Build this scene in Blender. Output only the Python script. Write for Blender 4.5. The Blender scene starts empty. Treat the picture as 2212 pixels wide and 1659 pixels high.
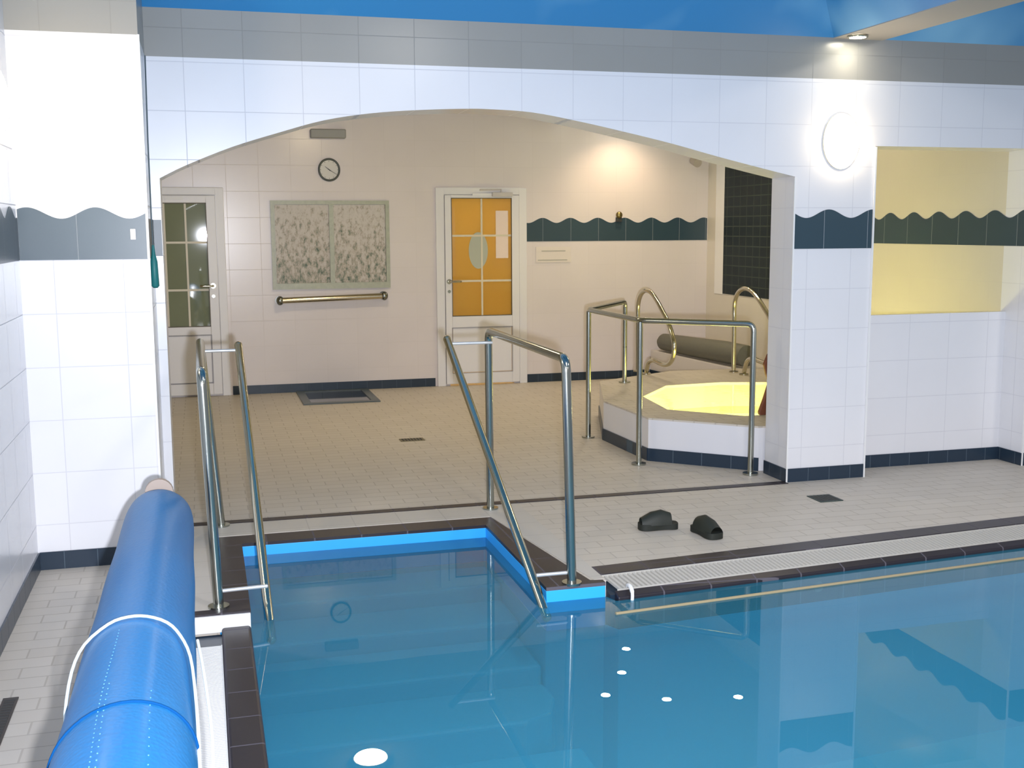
import bpy, bmesh, math, random
from mathutils import Vector, Matrix
from mathutils.geometry import tessellate_polygon
PI = math.pi
random.seed(4)
S = bpy.context.scene
COL = S.collection

# ------------------------------------------------------------------ camera
cam_d = bpy.data.cameras.new('camera'); cam = bpy.data.objects.new('camera', cam_d); COL.objects.link(cam)
cam_d.sensor_width = 36.0; cam_d.lens = 36.0*2423.87/2212.0
cam_d.clip_start = 0.05; cam_d.clip_end = 100
R = Vector((0.96413106, -0.26537857, -0.0050517))
U = Vector((0.04125265, 0.13101713, 0.99052144))
F = Vector((0.2622013, 0.95520088, -0.13726525))
cam.matrix_world = Matrix(((R.x, U.x, -F.x, 0), (R.y, U.y, -F.y, 0), (R.z, U.z, -F.z, 1.6), (0, 0, 0, 1)))
S.camera = cam

# ------------------------------------------------------------------ world, exposure
w = bpy.data.worlds.new('world'); S.world = w; w.use_nodes = True
bg = w.node_tree.nodes['Background']
bg.inputs[0].default_value = (0.94, 0.92, 0.97, 1); bg.inputs[1].default_value = 0.38
S.view_settings.view_transform = 'Standard'; S.view_settings.look = 'None'
S.view_settings.gamma = 1.0; S.view_settings.use_curve_mapping = False
S.view_settings.exposure = -0.06

def lamp(name, kind, loc, power, color, size=0.05, rot=None, parent=None, **kw):
    d = bpy.data.lights.new(name, kind); o = bpy.data.objects.new(name, d); COL.objects.link(o)
    d.energy = power; d.color = color
    if kind == 'AREA':
        d.shape = kw.get('shape', 'RECTANGLE'); d.size = size; d.size_y = kw.get('size_y', size)
    else:
        d.shadow_soft_size = size
    if kind == 'SPOT':
        d.spot_size = kw.get('angle', 2.0); d.spot_blend = kw.get('blend', .6)
    o.location = loc
    if rot: o.rotation_euler = rot
    if parent: o.parent = parent
    return o

# the flash of the photographer's phone (its glint shows in the far door's glass)
flash = lamp('camera_flash', 'SPOT', (0.085, 0.03, 1.50), 1120, (0.88, 0.91, 1.0), 0.03, angle=1.75, blend=.9)
flash.rotation_euler = cam.rotation_euler = cam.matrix_world.to_euler()
# unseen area lights without fixtures, added as ambient fill for the hall
HALL_P = 60
for i, (x, y, z) in enumerate([(1.2, -1.0, 2.72), (4.5, -1.0, 2.72), (1.9, 2.0, 3.3), (5.8, 2.6, 3.3)]):
    lamp('hall_fill_light', 'AREA', (x, y, z), HALL_P, (1.0, 0.93, 0.85), .5)

# ------------------------------------------------------------------ materials
def new_mat(name):
    m = bpy.data.materials.new(name); m.use_nodes = True
    return m, m.node_tree.nodes, m.node_tree.links, m.node_tree.nodes['Principled BSDF']

def plain(name, col, rough=.5, metal=0, spec=.5, emit=None, estr=0, noise=0, nscale=8, bump=0, coat=0):
    m, N, L, b = new_mat(name)
    b.inputs['Base Color'].default_value = (*col, 1); b.inputs['Roughness'].default_value = rough
    b.inputs['Metallic'].default_value = metal; b.inputs['Specular IOR Level'].default_value = spec
    b.inputs['Coat Weight'].default_value = coat
    if emit:
        b.inputs['Emission Color'].default_value = (*emit, 1); b.inputs['Emission Strength'].default_value = estr
    if noise or bump:
        tc = N.new('ShaderNodeTexCoord'); nt = N.new('ShaderNodeTexNoise'); nt.inputs['Scale'].default_value = nscale
        nt.inputs['Detail'].default_value = 5
        L.new(tc.outputs['Object'], nt.inputs['Vector'])
        if noise:
            mx = N.new('ShaderNodeMix'); mx.data_type = 'RGBA'
            mx.inputs[6].default_value = (*[c*(1-noise) for c in col], 1); mx.inputs[7].default_value = (*[min(1, c*(1+noise)) for c in col], 1)
            L.new(nt.outputs['Fac'], mx.inputs[0]); L.new(mx.outputs[2], b.inputs['Base Color'])
        if bump:
            bp = N.new('ShaderNodeBump'); bp.inputs['Strength'].default_value = bump; bp.inputs['Distance'].default_value = .01
            L.new(nt.outputs['Fac'], bp.inputs['Height']); L.new(bp.outputs[0], b.inputs['Normal'])
    return m

def tiles(name, plane, tw, th, c1, c2, grout, mortar, off=(0, 0), rough=.25, bond=0.0, spec=.5, wob=.03):
    """tile grid laid in world metres; plane 'xz', 'yz' or 'xy'"""
    m, N, L, b = new_mat(name)
    g = N.new('ShaderNodeNewGeometry'); sp = N.new('ShaderNodeSeparateXYZ'); L.new(g.outputs['Position'], sp.inputs[0])
    cb = N.new('ShaderNodeCombineXYZ')
    ax = {'x': 0, 'y': 1, 'z': 2}
    for k in (0, 1):
        a = N.new('ShaderNodeMath'); a.operation = 'SUBTRACT'; a.inputs[1].default_value = off[k]-50*(tw if k == 0 else th)
        L.new(sp.outputs[ax[plane[k]]], a.inputs[0]); L.new(a.outputs[0], cb.inputs[k])
    br = N.new('ShaderNodeTexBrick'); br.offset = bond; br.squash = 1.0
    br.inputs['Scale'].default_value = 1; br.inputs['Brick Width'].default_value = tw; br.inputs['Row Height'].default_value = th
    br.inputs['Mortar Size'].default_value = mortar; br.inputs['Mortar Smooth'].default_value = .1
    br.inputs['Color1'].default_value = (*c1, 1); br.inputs['Color2'].default_value = (*c2, 1); br.inputs['Mortar'].default_value = (*grout, 1)
    L.new(cb.outputs[0], br.inputs['Vector'])
    nt = N.new('ShaderNodeTexNoise'); nt.inputs['Scale'].default_value = 3.0; nt.inputs['Detail'].default_value = 4
    L.new(g.outputs['Position'], nt.inputs['Vector'])
    mr = N.new('ShaderNodeMapRange'); mr.inputs['To Min'].default_value = 1-wob; mr.inputs['To Max'].default_value = 1+wob
    L.new(nt.outputs['Fac'], mr.inputs['Value'])
    mx = N.new('ShaderNodeMix'); mx.data_type = 'RGBA'; mx.blend_type = 'MULTIPLY'; mx.inputs[0].default_value = 1
    L.new(br.outputs['Color'], mx.inputs[6]); L.new(mr.outputs[0], mx.inputs[7]); L.new(mx.outputs[2], b.inputs['Base Color'])
    rr = N.new('ShaderNodeMapRange'); rr.inputs['To Min'].default_value = rough; rr.inputs['To Max'].default_value = .8
    L.new(br.outputs['Fac'], rr.inputs['Value']); L.new(rr.outputs[0], b.inputs['Roughness'])
    b.inputs['Specular IOR Level'].default_value = spec
    bp = N.new('ShaderNodeBump'); bp.inputs['Strength'].default_value = .25; bp.inputs['Distance'].default_value = .002; bp.invert = True
    L.new(br.outputs['Fac'], bp.inputs['Height']); L.new(bp.outputs[0], b.inputs['Normal'])
    return m

WH1, WH2, GR = (.76, .76, .79), (.75, .75, .78), (.62, .62, .66)
TZ = 1.467
M = {}
M['wall_x'] = tiles('white_tile_xz', 'xz', .305, .25, WH1, WH2, GR, .0022, (-.05, TZ))
M['wall_y'] = tiles('white_tile_yz', 'yz', .305, .25, WH1, WH2, GR, .0022, (-.05, TZ))
M['warm_x'] = tiles('cream_tile_xz', 'xz', .305, .25, (.71, .655, .645), (.70, .645, .635), (.63, .58, .565), .0015, (-.05, TZ))
M['warm_y'] = tiles('cream_tile_yz', 'yz', .305, .25, (.66, .62, .53), (.65, .61, .52), (.58, .54, .47), .0015, (-.05, TZ))
M['grey_x'] = tiles('grey_tile_xz', 'xz', .305, .25, (.32, .315, .295), (.305, .30, .28), (.265, .26, .245), .002, (-.05, TZ-.08))
M['grey_y'] = tiles('grey_tile_yz', 'yz', .305, .25, (.32, .315, .295), (.305, .30, .28), (.265, .26, .245), .002, (-.05, TZ-.08))
M['navy_x'] = tiles('navy_tile_xz', 'xz', .15, .5, (.018, .035, .06), (.015, .03, .052), (.07, .10, .13), .002, (-.24, -.2), rough=.3)
M['navy_y'] = tiles('navy_tile_yz', 'yz', .15, .5, (.018, .035, .06), (.015, .03, .052), (.07, .10, .13), .002, (0, -.2), rough=.3)
M['band_x'] = tiles('wave_tile_xz', 'xz', .305, .5, (.030, .062, .085), (.026, .055, .077), (.30, .33, .36), .0015, (-.55, TZ-.1), rough=.35)
M['band_y'] = tiles('wave_tile_yz', 'yz', .305, .5, (.030, .062, .085), (.026, .055, .077), (.30, .33, .36), .0015, (0, TZ-.1), rough=.35)
M['floor'] = tiles('floor_tile', 'xy', .20, .10, (.60, .55, .485), (.57, .52, .455), (.485, .44, .385), .0035, (0, 0), rough=.45, bond=.5, spec=.4, wob=.06)
M['deck_edge'] = tiles('deck_edge_tile', 'xy', .25, .25, (.57, .535, .485), (.56, .525, .475), (.51, .48, .435), .003, (0, 0), rough=.5, spec=.35)
M['coping'] = tiles('coping_tile', 'xy', .245, .22, (.028, .022, .028), (.022, .018, .024), (.10, .09, .11), .004, (.02, .025), rough=.4, spec=.4)
M['black_y'] = tiles('black_mosaic_yz', 'yz', .145, .10, (.010, .020, .026), (.008, .017, .023), (.045, .06, .055), .006, (0, .91), rough=.55, spec=.25)
M['steel'] = plain('brushed_steel', (.42, .44, .40), .2, 1.0)
M['bright'] = plain('bright_steel', (.80, .80, .80), .35, .6)
M['steel2'] = plain('polished_steel', (.56, .53, .42), .16, 1.0)
M['white_paint'] = plain('white_lacquer', (.74, .73, .74), .35)
M['white_plastic'] = plain('white_plastic', (.80, .80, .80), .4)
M['grey_plastic'] = plain('grey_plastic', (.30, .30, .28), .5)
M['dark_gap'] = plain('dark_gap', (.05, .05, .05), .8)
M['line_grey'] = plain('grey_line', (.33, .33, .36), .6)
M['blue_ceiling'] = None
M['beige_beam'] = plain('beige_beam_paint', (.40, .37, .33), .6)
M['ceiling_in'] = plain('inner_ceiling_paint', (.42, .40, .36), .7)

def blue_ceiling():
    m, N, L, b = new_mat('mottled_blue_ceiling')
    tc = N.new('ShaderNodeTexCoord'); nt = N.new('ShaderNodeTexNoise'); nt.inputs['Scale'].default_value = .8; nt.inputs['Detail'].default_value = 3
    mp = N.new('ShaderNodeMapping'); mp.inputs['Location'].default_value = (4.1, 2.2, 0)
    L.new(tc.outputs['Object'], mp.inputs[0]); L.new(mp.outputs[0], nt.inputs['Vector'])
    cr = N.new('ShaderNodeValToRGB'); e = cr.color_ramp.elements
    e[0].position = .50; e[0].color = (.040, .23, .50, 1); e[1].position = .72; e[1].color = (.30, .58, .78, 1)  # noise ramp lays paler patches over the blue
    L.new(nt.outputs['Fac'], cr.inputs[0]); L.new(cr.outputs[0], b.inputs['Base Color'])
    b.inputs['Roughness'].default_value = .35
    return m
M['blue_ceiling'] = blue_ceiling()

def water_mat(name, tint, bump=.012, scale=1.6, gl=(.9, .95, 1), turb=0, haze=(0, 0, 0)):
    """clear tinted water surface: transparent body and mirror-like Fresnel reflection"""
    m = bpy.data.materials.new(name); m.use_nodes = True; N = m.node_tree.nodes; L = m.node_tree.links
    N.clear()
    out = N.new('ShaderNodeOutputMaterial'); mix = N.new('ShaderNodeMixShader')
    tr = N.new('ShaderNodeBsdfTransparent'); tr.inputs[0].default_value = (*tint, 1)
    gs = N.new('ShaderNodeBsdfGlossy'); gs.inputs['Roughness'].default_value = .0; gs.inputs[0].default_value = (*gl, 1)
    fr = N.new('ShaderNodeFresnel'); fr.inputs['IOR'].default_value = 1.33
    g = N.new('ShaderNodeNewGeometry'); nt = N.new('ShaderNodeTexNoise'); nt.inputs['Scale'].default_value = scale; nt.inputs['Detail'].default_value = 2
    bp = N.new('ShaderNodeBump'); bp.inputs['Strength'].default_value = bump; bp.inputs['Distance'].default_value = .02
    L.new(g.outputs['Position'], nt.inputs['Vector']); L.new(nt.outputs['Fac'], bp.inputs['Height'])
    L.new(bp.outputs[0], gs.inputs['Normal']); L.new(bp.outputs[0], fr.inputs['Normal'])
    body = N.new('ShaderNodeMixShader'); df = N.new('ShaderNodeBsdfDiffuse'); df.inputs[0].default_value = (*haze, 1)
    body.inputs[0].default_value = turb; L.new(tr.outputs[0], body.inputs[1]); L.new(df.outputs[0], body.inputs[2])
    L.new(fr.outputs[0], mix.inputs[0]); L.new(body.outputs[0], mix.inputs[1]); L.new(gs.outputs[0], mix.inputs[2])
    L.new(mix.outputs[0], out.inputs[0])
    return m
M['water'] = water_mat('pool_water_surface', (.80, .96, 1.0), turb=.40, haze=(.055, .33, .50))
M['spa_water'] = water_mat('spa_water_surface', (.98, .98, .75), bump=.15, scale=9)
def liner():
    m, N, L, b = new_mat('blue_pool_liner')
    b.inputs['Base Color'].default_value = (.07, .47, .72, 1); b.inputs['Roughness'].default_value = .45
    return m
M['liner'] = liner()
M['liner_floor'] = plain('pool_floor_liner', (.075, .52, .74), .5, noise=.08, nscale=2)
M['liner_dark'] = plain('dark_pool_stripe', (.015, .13, .38), .5)
M['liner_light'] = plain('blue_wall_top_liner', (.030, .42, 1.0), .4)

# ------------------------------------------------------------------ mesh helpers
def link(name, bm, mat, parent=None, smooth=False, bevel=0, seg=2, up=False):
    me = bpy.data.meshes.new(name)
    bmesh.ops.remove_doubles(bm, verts=bm.verts, dist=1e-6)
    bmesh.ops.recalc_face_normals(bm, faces=bm.faces)
    bm.to_mesh(me); bm.free()
    o = bpy.data.objects.new(name, me); COL.objects.link(o)
    for m in (mat if isinstance(mat, (list, tuple)) else [mat]): me.materials.append(m)
    if smooth:
        for p in me.polygons: p.use_smooth = True
        try: me.set_sharp_from_angle(angle=math.radians(50))
        except Exception: pass
    if bevel:
        b = o.modifiers.new('bevel', 'BEVEL'); b.width = bevel; b.segments = seg; b.limit_method = 'ANGLE'
    if up:
        if sum(p.normal.z for p in me.polygons) < 0: me.flip_normals()
    if parent: o.parent = parent; o.matrix_parent_inverse = parent.matrix_basis.inverted()
    return o

def box(bm, x0, x1, y0, y1, z0, z1):
    v = [bm.verts.new(p) for p in ((x0,y0,z0),(x1,y0,z0),(x1,y1,z0),(x0,y1,z0),(x0,y0,z1),(x1,y0,z1),(x1,y1,z1),(x0,y1,z1))]
    for f in ((0,3,2,1),(4,5,6,7),(0,1,5,4),(1,2,6,5),(2,3,7,6),(3,0,4,7)): bm.faces.new([v[i] for i in f])
    return v

def tess(pts):
    out = []
    for tri in tessellate_polygon([[Vector((p[0], p[1], 0)) for p in pts]]):
        tri = [t if isinstance(t, int) else pts.index(tuple(t)[:2]) for t in tri]
        if len(set(tri)) == 3: out.append(list(tri))
    return out

def prism(bm, pts, axis, a, b):
    """polygon of 2-D points extruded along axis from a to b"""
    def P(p, t): return {'z': (p[0], p[1], t), 'y': (p[0], t, p[1]), 'x': (t, p[0], p[1])}[axis]
    n = len(pts); A = [bm.verts.new(P(p, a)) for p in pts]; B = [bm.verts.new(P(p, b)) for p in pts]
    for t_ in tess(pts): bm.faces.new([A[i] for i in t_]); bm.faces.new([B[i] for i in t_[::-1]])
    for i in range(n): bm.faces.new((A[i], B[i], B[(i+1) % n], A[(i+1) % n]))

def cyl(bm, p0, p1, r0, r1=None, n=24):
    r1 = r0 if r1 is None else r1
    p0 = Vector(p0); p1 = Vector(p1); d = (p1-p0).normalized()
    a = d.orthogonal().normalized(); b = d.cross(a)
    A = []; B = []
    for i in range(n):
        t = 2*PI*i/n; u = a*math.cos(t)+b*math.sin(t)
        A.append(bm.verts.new(p0+u*r0)); B.append(bm.verts.new(p1+u*r1))
    bm.faces.new(A[::-1]); bm.faces.new(B)
    for i in range(n): bm.faces.new((A[i], A[(i+1) % n], B[(i+1) % n], B[i]))

def ellipsoid(bm, c, rx, ry, rz, n=24, m=12):
    mt = Matrix.Translation(c) @ Matrix.Diagonal((rx, ry, rz, 1))
    bmesh.ops.create_uvsphere(bm, u_segments=n, v_segments=m, radius=1, matrix=mt)

def fillet(pts, r, n=6):
    pts = [Vector(p) for p in pts]; out = [pts[0]]
    for i in range(1, len(pts)-1):
        a, b, c = pts[i-1], pts[i], pts[i+1]
        u = (a-b); v = (c-b); rr = min(r, u.length*.45, v.length*.45)
        s = b+u.normalized()*rr; e = b+v.normalized()*rr
        for k in range(n+1):
            t = k/n; out.append(s*(1-t)**2+b*2*t*(1-t)+e*t*t)
    out.append(pts[-1]); return out

def spline(pts, n=6):
    P = [Vector(p) for p in pts]; out = []
    for i in range(len(P)-1):
        p0 = P[max(i-1, 0)]; p1 = P[i]; p2 = P[i+1]; p3 = P[min(i+2, len(P)-1)]
        for k in range(n):
            t = k/n
            out.append(.5*((2*p1)+(p2-p0)*t+(2*p0-5*p1+4*p2-p3)*t*t+(-p0+3*p1-3*p2+p3)*t**3))
    out.append(P[-1]); return out

def tube(bm, pts, r, n=14, cap=True):
    pts = [Vector(p) for p in pts]; rings = []
    T = (pts[1]-pts[0]).normalized(); a = T.orthogonal().normalized()
    for i, p in enumerate(pts):
        if i == 0: t = (pts[1]-pts[0]).normalized()
        elif i == len(pts)-1: t = (pts[-1]-pts[-2]).normalized()
        else: t = ((pts[i+1]-p).normalized()+(p-pts[i-1]).normalized()).normalized()
        a = (a-t*a.dot(t)).normalized(); b = t.cross(a)
        rr = r[i] if isinstance(r, (list, tuple)) else r
        rings.append([bm.verts.new(p+(a*math.cos(2*PI*k/n)+b*math.sin(2*PI*k/n))*rr) for k in range(n)])
    for A, B in zip(rings, rings[1:]):
        for k in range(n): bm.faces.new((A[k], A[(k+1) % n], B[(k+1) % n], B[k]))
    if cap: bm.faces.new(rings[0][::-1]); bm.faces.new(rings[-1])

def empty(name, loc, label, cat, group=None, kind=None):
    o = bpy.data.objects.new(name, None); COL.objects.link(o); o.location = loc; o.empty_display_size = .1
    bpy.context.view_layer.update()
    return tag(o, label, cat, group, kind)

def tag(o, label=None, cat=None, group=None, kind=None):
    if label: o['label'] = label
    if cat: o['category'] = cat
    if group: o['group'] = group
    if kind: o['kind'] = kind
    return o

def mk(name, fn, mat, parent=None, label=None, **kw):
    bm = bmesh.new(); fn(bm); o = link(name, bm, mat, parent, **kw)
    if label: o['label'] = label
    return o

def boxo(name, dims, mat, parent=None, label=None, **kw):
    return mk(name, lambda bm: box(bm, *dims), mat, parent, label, **kw)

def struct(o, label, cat):
    return tag(o, label, cat, None, 'structure')

# ------------------------------------------------------------------ floor, pool shell
def ed(x, d=0): return 4.745+.0845*x+d         # far edge of the dark strip along the pool's long side
WL = -.065                                      # water level
floor_pts = [(-.806,-3),(-.11,-3),(-.11,4.70),(-.11,4.762),(.01,4.762),(.01,5.925),(1.497,5.925),(1.66,4.69),(1.73,4.69),(1.73,ed(1.73)),(9,ed(9)),(9,13.2),(-1.6,13.2),(-1.6,5.5),(-.806,5.5)]
struct(mk('floor', lambda bm: prism(bm, floor_pts, 'z', 0, -.35), M['floor']), 'beige tiled pool deck and inner room floor in running bond', 'floor')
# pale border slabs round the stair inlet
def border(bm):
    prism(bm, [(-.11,5.94),(.01,5.94),(1.50,5.94),(1.675,4.70),(1.728,4.70),(1.728,6.19),(-.11,6.19)], 'z', .0005, .003)
    prism(bm, [(-.108,4.765),(.005,4.765),(.005,5.94),(-.108,5.94)], 'z', .0005, .003)
struct(mk('trim_1', border, M['deck_edge']), 'pale slab border around the stair inlet of the pool', 'paving')
# dark coping round the inlet
cop = [(-.108,4.705),(.14,4.705),(.14,5.765),(1.43,5.765),(1.43,4.645),(1.712,4.645),(1.712,4.685),(1.655,4.695),(1.497,5.92),(.012,5.92),(.012,4.76),(-.108,4.76)]
struct(mk('trim_2', lambda bm: prism(bm, cop, 'z', .004, -.012), M['coping']), 'dark brown coping tiles around the stair inlet', 'coping')
# blue liner walls of the inlet, top part stands out of the water
def inlet(bm):
    prism(bm, [(.012,4.76),(.14,4.76),(.14,5.765),(1.43,5.765),(1.43,4.645),(1.712,4.645),(1.712,4.685),(1.655,4.70),(1.497,5.92),(.012,5.92)], 'z', -.012, -.20)
struct(mk('trim_3', inlet, M['liner_light'], bevel=.003), 'bright blue lined upper wall of the stair inlet', 'pool wall')
# left gutter: white riser, channel, grate, dark water-edge coping
struct(boxo('trim_4', (-.11,.138,4.69,4.704,-.075,-.003), M['white_plastic'], bevel=.002), 'white tiled riser where the deck steps down to the gutter', 'riser')
struct(boxo('trim_5', (-.11,.018,-3,4.69,-.30,-.085), M['navy_y']), 'dark gutter channel under the left grate', 'gutter')
struct(boxo('trim_6', (.018,.137,-3,4.689,-.30,-.052), M['coping'], bevel=.012, seg=3), 'dark tiled water edge beside the left gutter', 'coping')
def grate(bm, p0, p1, w0, w1, n, z0, z1):
    pass
gl = empty('gutter_grate', (-.045,4.48,-.06), 'white ribbed overflow grate between the blue cover roll and dark coping', 'grate')
def slats_left(bm):
    y = 4.485
    while y > 1.2:
        box(bm, -.100, .014, y-.0085, y, -.068, -.056); y -= .0125
mk('slat', slats_left, M['white_plastic'], gl)['kind'] = 'stuff'
def side_left(bm):
    box(bm, -.108, -.100, 1.2, 4.487, -.08, -.054); box(bm, .012, .0165, 1.2, 4.487, -.08, -.054)
mk('frame', side_left, M['white_plastic'], gl)
# right side: dark strip, sloping grate, coping
X1 = 8.9
def slab(bm, x0, x1, d0, d1, z0, z1, th=.2):
    """long slab following the oblique pool edge; d = offset from the strip's far edge"""
    v = []
    for x in (x0, x1):
        for d, z in ((d0, z0), (d1, z1), (d1, z1-th), (d0, z0-th)): v.append(bm.verts.new((x, ed(x, d), z)))
    a, b = v[:4], v[4:]
    bm.faces.new(a); bm.faces.new(b[::-1])
    for i in range(4): bm.faces.new((a[i], b[i], b[(i+1) % 4], a[(i+1) % 4]))
struct(mk('trim_7', lambda bm: slab(bm, 1.73, X1, -.003, -.125, .003, .003), M['coping']), 'dark tile strip edging the deck along the pool', 'coping')
struct(mk('trim_8', lambda bm: slab(bm, 1.73, X1, -.126, -.262, -.035, -.055, .3), M['navy_x']), 'dark gutter channel under the right grate', 'gutter')
struct(mk('trim_9', lambda bm: slab(bm, 1.75, X1, -.263, -.315, -.034, -.050, .3), M['coping'], bevel=.006), 'dark tiled water edge along the long side of the pool', 'coping')
gr = empty('gutter_grate', (1.8, ed(1.8,-.2), -.02), 'long white ribbed overflow grate along the far pool edge', 'grate')
def slats_right(bm):
    x = 1.745
    while x < 6.2:
        v = []
        for xx in (x, x+.013):
            for d, z in ((-.13, -.004), (-.258, -.030), (-.258, -.042), (-.13, -.016)): v.append(bm.verts.new((xx-(d+.13)*.25, ed(xx, d), z)))
        a, b = v[:4], v[4:]; bm.faces.new(a); bm.faces.new(b[::-1])
        for i in range(4): bm.faces.new((a[i], b[i], b[(i+1) % 4], a[(i+1) % 4]))
        x += .024
M['grate'] = plain('aged_grate_plastic', (.50,.48,.44), .55)
mk('slat', slats_right, M['grate'], gr)['kind'] = 'stuff'
def side_right(bm):
    slab(bm, 1.735, 6.2, -.126, -.131, -.001, -.002, .03); slab(bm, 1.765, 6.2, -.257, -.263, -.030, -.031, .03)
mk('frame', side_right, M['grate'], gr)
# pool shell
PE = -.318
pool_out = [(.135,-3),(.135,4.60),(.14,4.76),(.14,5.76),(1.43,5.76),(1.43,4.66),(1.71,4.66),(1.75,ed(1.75,PE)),(X1,ed(X1,PE)),(X1,-3)]
FD = -1.05
def shell(bm):
    n = len(pool_out); c = [(x,y) for x,y in pool_out]
    A = [bm.verts.new((x,y,-.199)) for x,y in c]; B = [bm.verts.new((x,y,FD)) for x,y in c]
    for i in range(n): bm.faces.new((A[i],A[(i+1)%n],B[(i+1)%n],B[i]))
struct(mk('wall_pool', shell, M['liner']), 'blue lined walls of the pool under water', 'pool wall')
struct(mk('floor_pool', lambda bm: prism(bm, pool_out, 'z', FD, FD-.1), M['liner_floor']), 'blue pool floor under water', 'pool floor')
# steps in the inlet
def steps(bm):
    for k, (y0, z) in enumerate([(5.42,-.22),(5.08,-.30),(4.70,-.38),(4.34,-.47)]):
        y1 = 5.76 if k == 0 else [5.42,5.08,4.70][k-1]
        if y0 >= 4.6: box(bm, .141, 1.429, y0, y1, FD, z)
        else: prism(bm, [(.137,y0),(1.25,y0),(1.38,y0+.06),(1.44,y0+.2),(1.44,4.70),(.137,4.70)], 'z', FD, z)
    prism(bm, [(.137,3.98),(1.30,3.98),(1.44,4.05),(1.50,4.18),(1.50,4.34),(.137,4.34)], 'z', FD, -.62)
struct(mk('stairs_pool', steps, M['liner_floor'], bevel=.02, seg=3), 'blue underwater entry steps in the pool inlet', 'steps')
wpts = [(.130,-3),(.130,4.60),(.138,4.70),(.138,5.768),(1.433,5.768),(1.433,4.648),(1.715,4.648),(1.74,ed(1.74,-.3155)),(X1,ed(X1,-.3155)),(X1,-3)]
def wat(bm):
    v = [bm.verts.new((x,y,WL)) for x,y in wpts]
    for t_ in tess(wpts): bm.faces.new([v[i] for i in t_])
tag(mk('pool_water', wat, M['water'], up=True), 'calm clear blue water filling the swimming pool', 'water', kind='stuff')

# ------------------------------------------------------------------ walls
YA, YB, ZT, ZC = 6.245, 6.53, 2.49, 2.735
arch = [(-.194,1.870),(-.063,1.936),(.178,2.035),(.421,2.113),(.669,2.184),(.921,2.226),(1.177,2.249),(1.439,2.262),(1.599,2.263),(1.842,2.251),(2.119,2.207),(2.403,2.152),(2.694,2.091),(2.993,2.019),(3.300,1.950),(3.51,1.905)]
asm = [(p.x, p.y) for p in spline([(x,z,0) for x,z in arch], 4)]
def archwall(bm):
    pts = [(-.30,0),(-.196,0)]+asm+[(3.51,0),(4.06,0),(4.06,2.095),(5.27,2.095),(5.27,0),(9,0),(9,ZT),(-.30,ZT)]
    prism(bm, pts, 'y', YA, YB)
# walls that face two ways get a material per facing
def wallmats(o, mx, my):
    me = o.data; me.materials.clear(); me.materials.append(mx); me.materials.append(my)
    for p in me.polygons: p.material_index = 1 if abs(p.normal.x) > .7 else 0
    return o
o = struct(mk('wall_back', archwall, M['wall_x']), 'white tiled wall with the wide low arch and window niche', 'wall'); wallmats(o, M['wall_x'], M['wall_y'])
o = struct(boxo('wall_back_upper', (-.30,9,YA,YB,ZT,2.80), M['grey_x']), 'grey tile course above the arch wall', 'wall')
o = struct(boxo('wall_pier', (-.90,-.24,5.586,6.60,0,ZT), M['wall_x']), 'white tiled pier in the left corner', 'wall'); wallmats(o, M['wall_x'], M['wall_y'])
o = struct(boxo('wall_pier_upper', (-.90,-.24,5.586,6.60,ZT,2.80), M['grey_x']), 'grey tile course on top of the left pier', 'wall'); wallmats(o, M['grey_x'], M['grey_y'])
struct(boxo('wall_left', (-.95,-.806,-3,5.586,0,2.80), M['wall_y']), 'white tiled wall at the left of the pool hall', 'wall')
struct(boxo('wall_niche', (4.06,5.27,6.478,6.53,0,1.022), M['wall_x']), 'white half wall below the window niche', 'wall')
struct(boxo('wall_right', (5.27,5.45,YB,11.3,0,2.80), M['warm_y']), 'cream tiled side wall of the inner room', 'wall')
struct(boxo('wall_inner_left', (-1.5,-1.4,6.60,11.3,0,2.80), M['warm_y']), 'cream tiled left wall of the inner room', 'wall')
YF = 11.21
D2 = (2.455, 3.070)
def farwall(bm):
    prism(bm, [(-1.5,0),(2.42,.0),(2.42,1.92),(3.10,1.92),(3.10,.0),(5.45,0),(5.45,2.80),(-1.5,2.80)], 'y', YF, YF+.12)
struct(mk('wall_far', farwall, M['warm_x']), 'cream tiled far wall of the inner room', 'wall')
# lit corridor behind the glazed door
def corridor(bm):
    for b in ((1.9,1.95,YF+.13,12.9,0,2.4),(3.6,3.65,YF+.13,12.9,0,2.4),(1.9,3.65,12.85,12.9,0,2.4),(1.9,3.65,YF+.13,12.9,2.4,2.45)): box(bm,*b)
struct(mk('wall_corridor', corridor, plain('corridor_paint', (.80,.64,.36), .7)), 'ochre painted corridor behind the glazed door', 'wall')
# ceilings
struct(boxo('ceiling_inner', (-1.5,5.45,YB,11.33,2.75,2.80), M['ceiling_in']), 'plain ceiling of the inner room', 'ceiling')
def coffer(bm, x0, x1, y0, y1, z0, z1, ins):
    A = [bm.verts.new(p) for p in ((x0,y0,z0),(x1,y0,z0),(x1,y1,z0),(x0,y1,z0))]
    B = [bm.verts.new(p) for p in ((x0+ins,y0+ins,z1),(x1-ins,y0+ins,z1),(x1-ins,y1-ins,z1),(x0+ins,y1-ins,z1))]
    for i in range(4): bm.faces.new((A[i],A[(i+1)%4],B[(i+1)%4],B[i]))
    bm.faces.new(B)
struct(mk('ceiling', lambda bm: coffer(bm, -.806, 3.745, 1.0, YA, ZC, 3.35, .5), M['blue_ceiling']), 'mottled blue coffered ceiling left of the beam', 'ceiling')
struct(mk('ceiling_bay', lambda bm: coffer(bm, 4.08, 8.9, 1.0, YA, ZC, 3.35, .5), M['blue_ceiling']), 'mottled blue ceiling bay right of the beam', 'ceiling')
struct(boxo('ceiling_beam', (3.745,4.08,-3,YA,ZC-.005,3.0), M['beige_beam']), 'beige ceiling beam running over the pool', 'beam')
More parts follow.
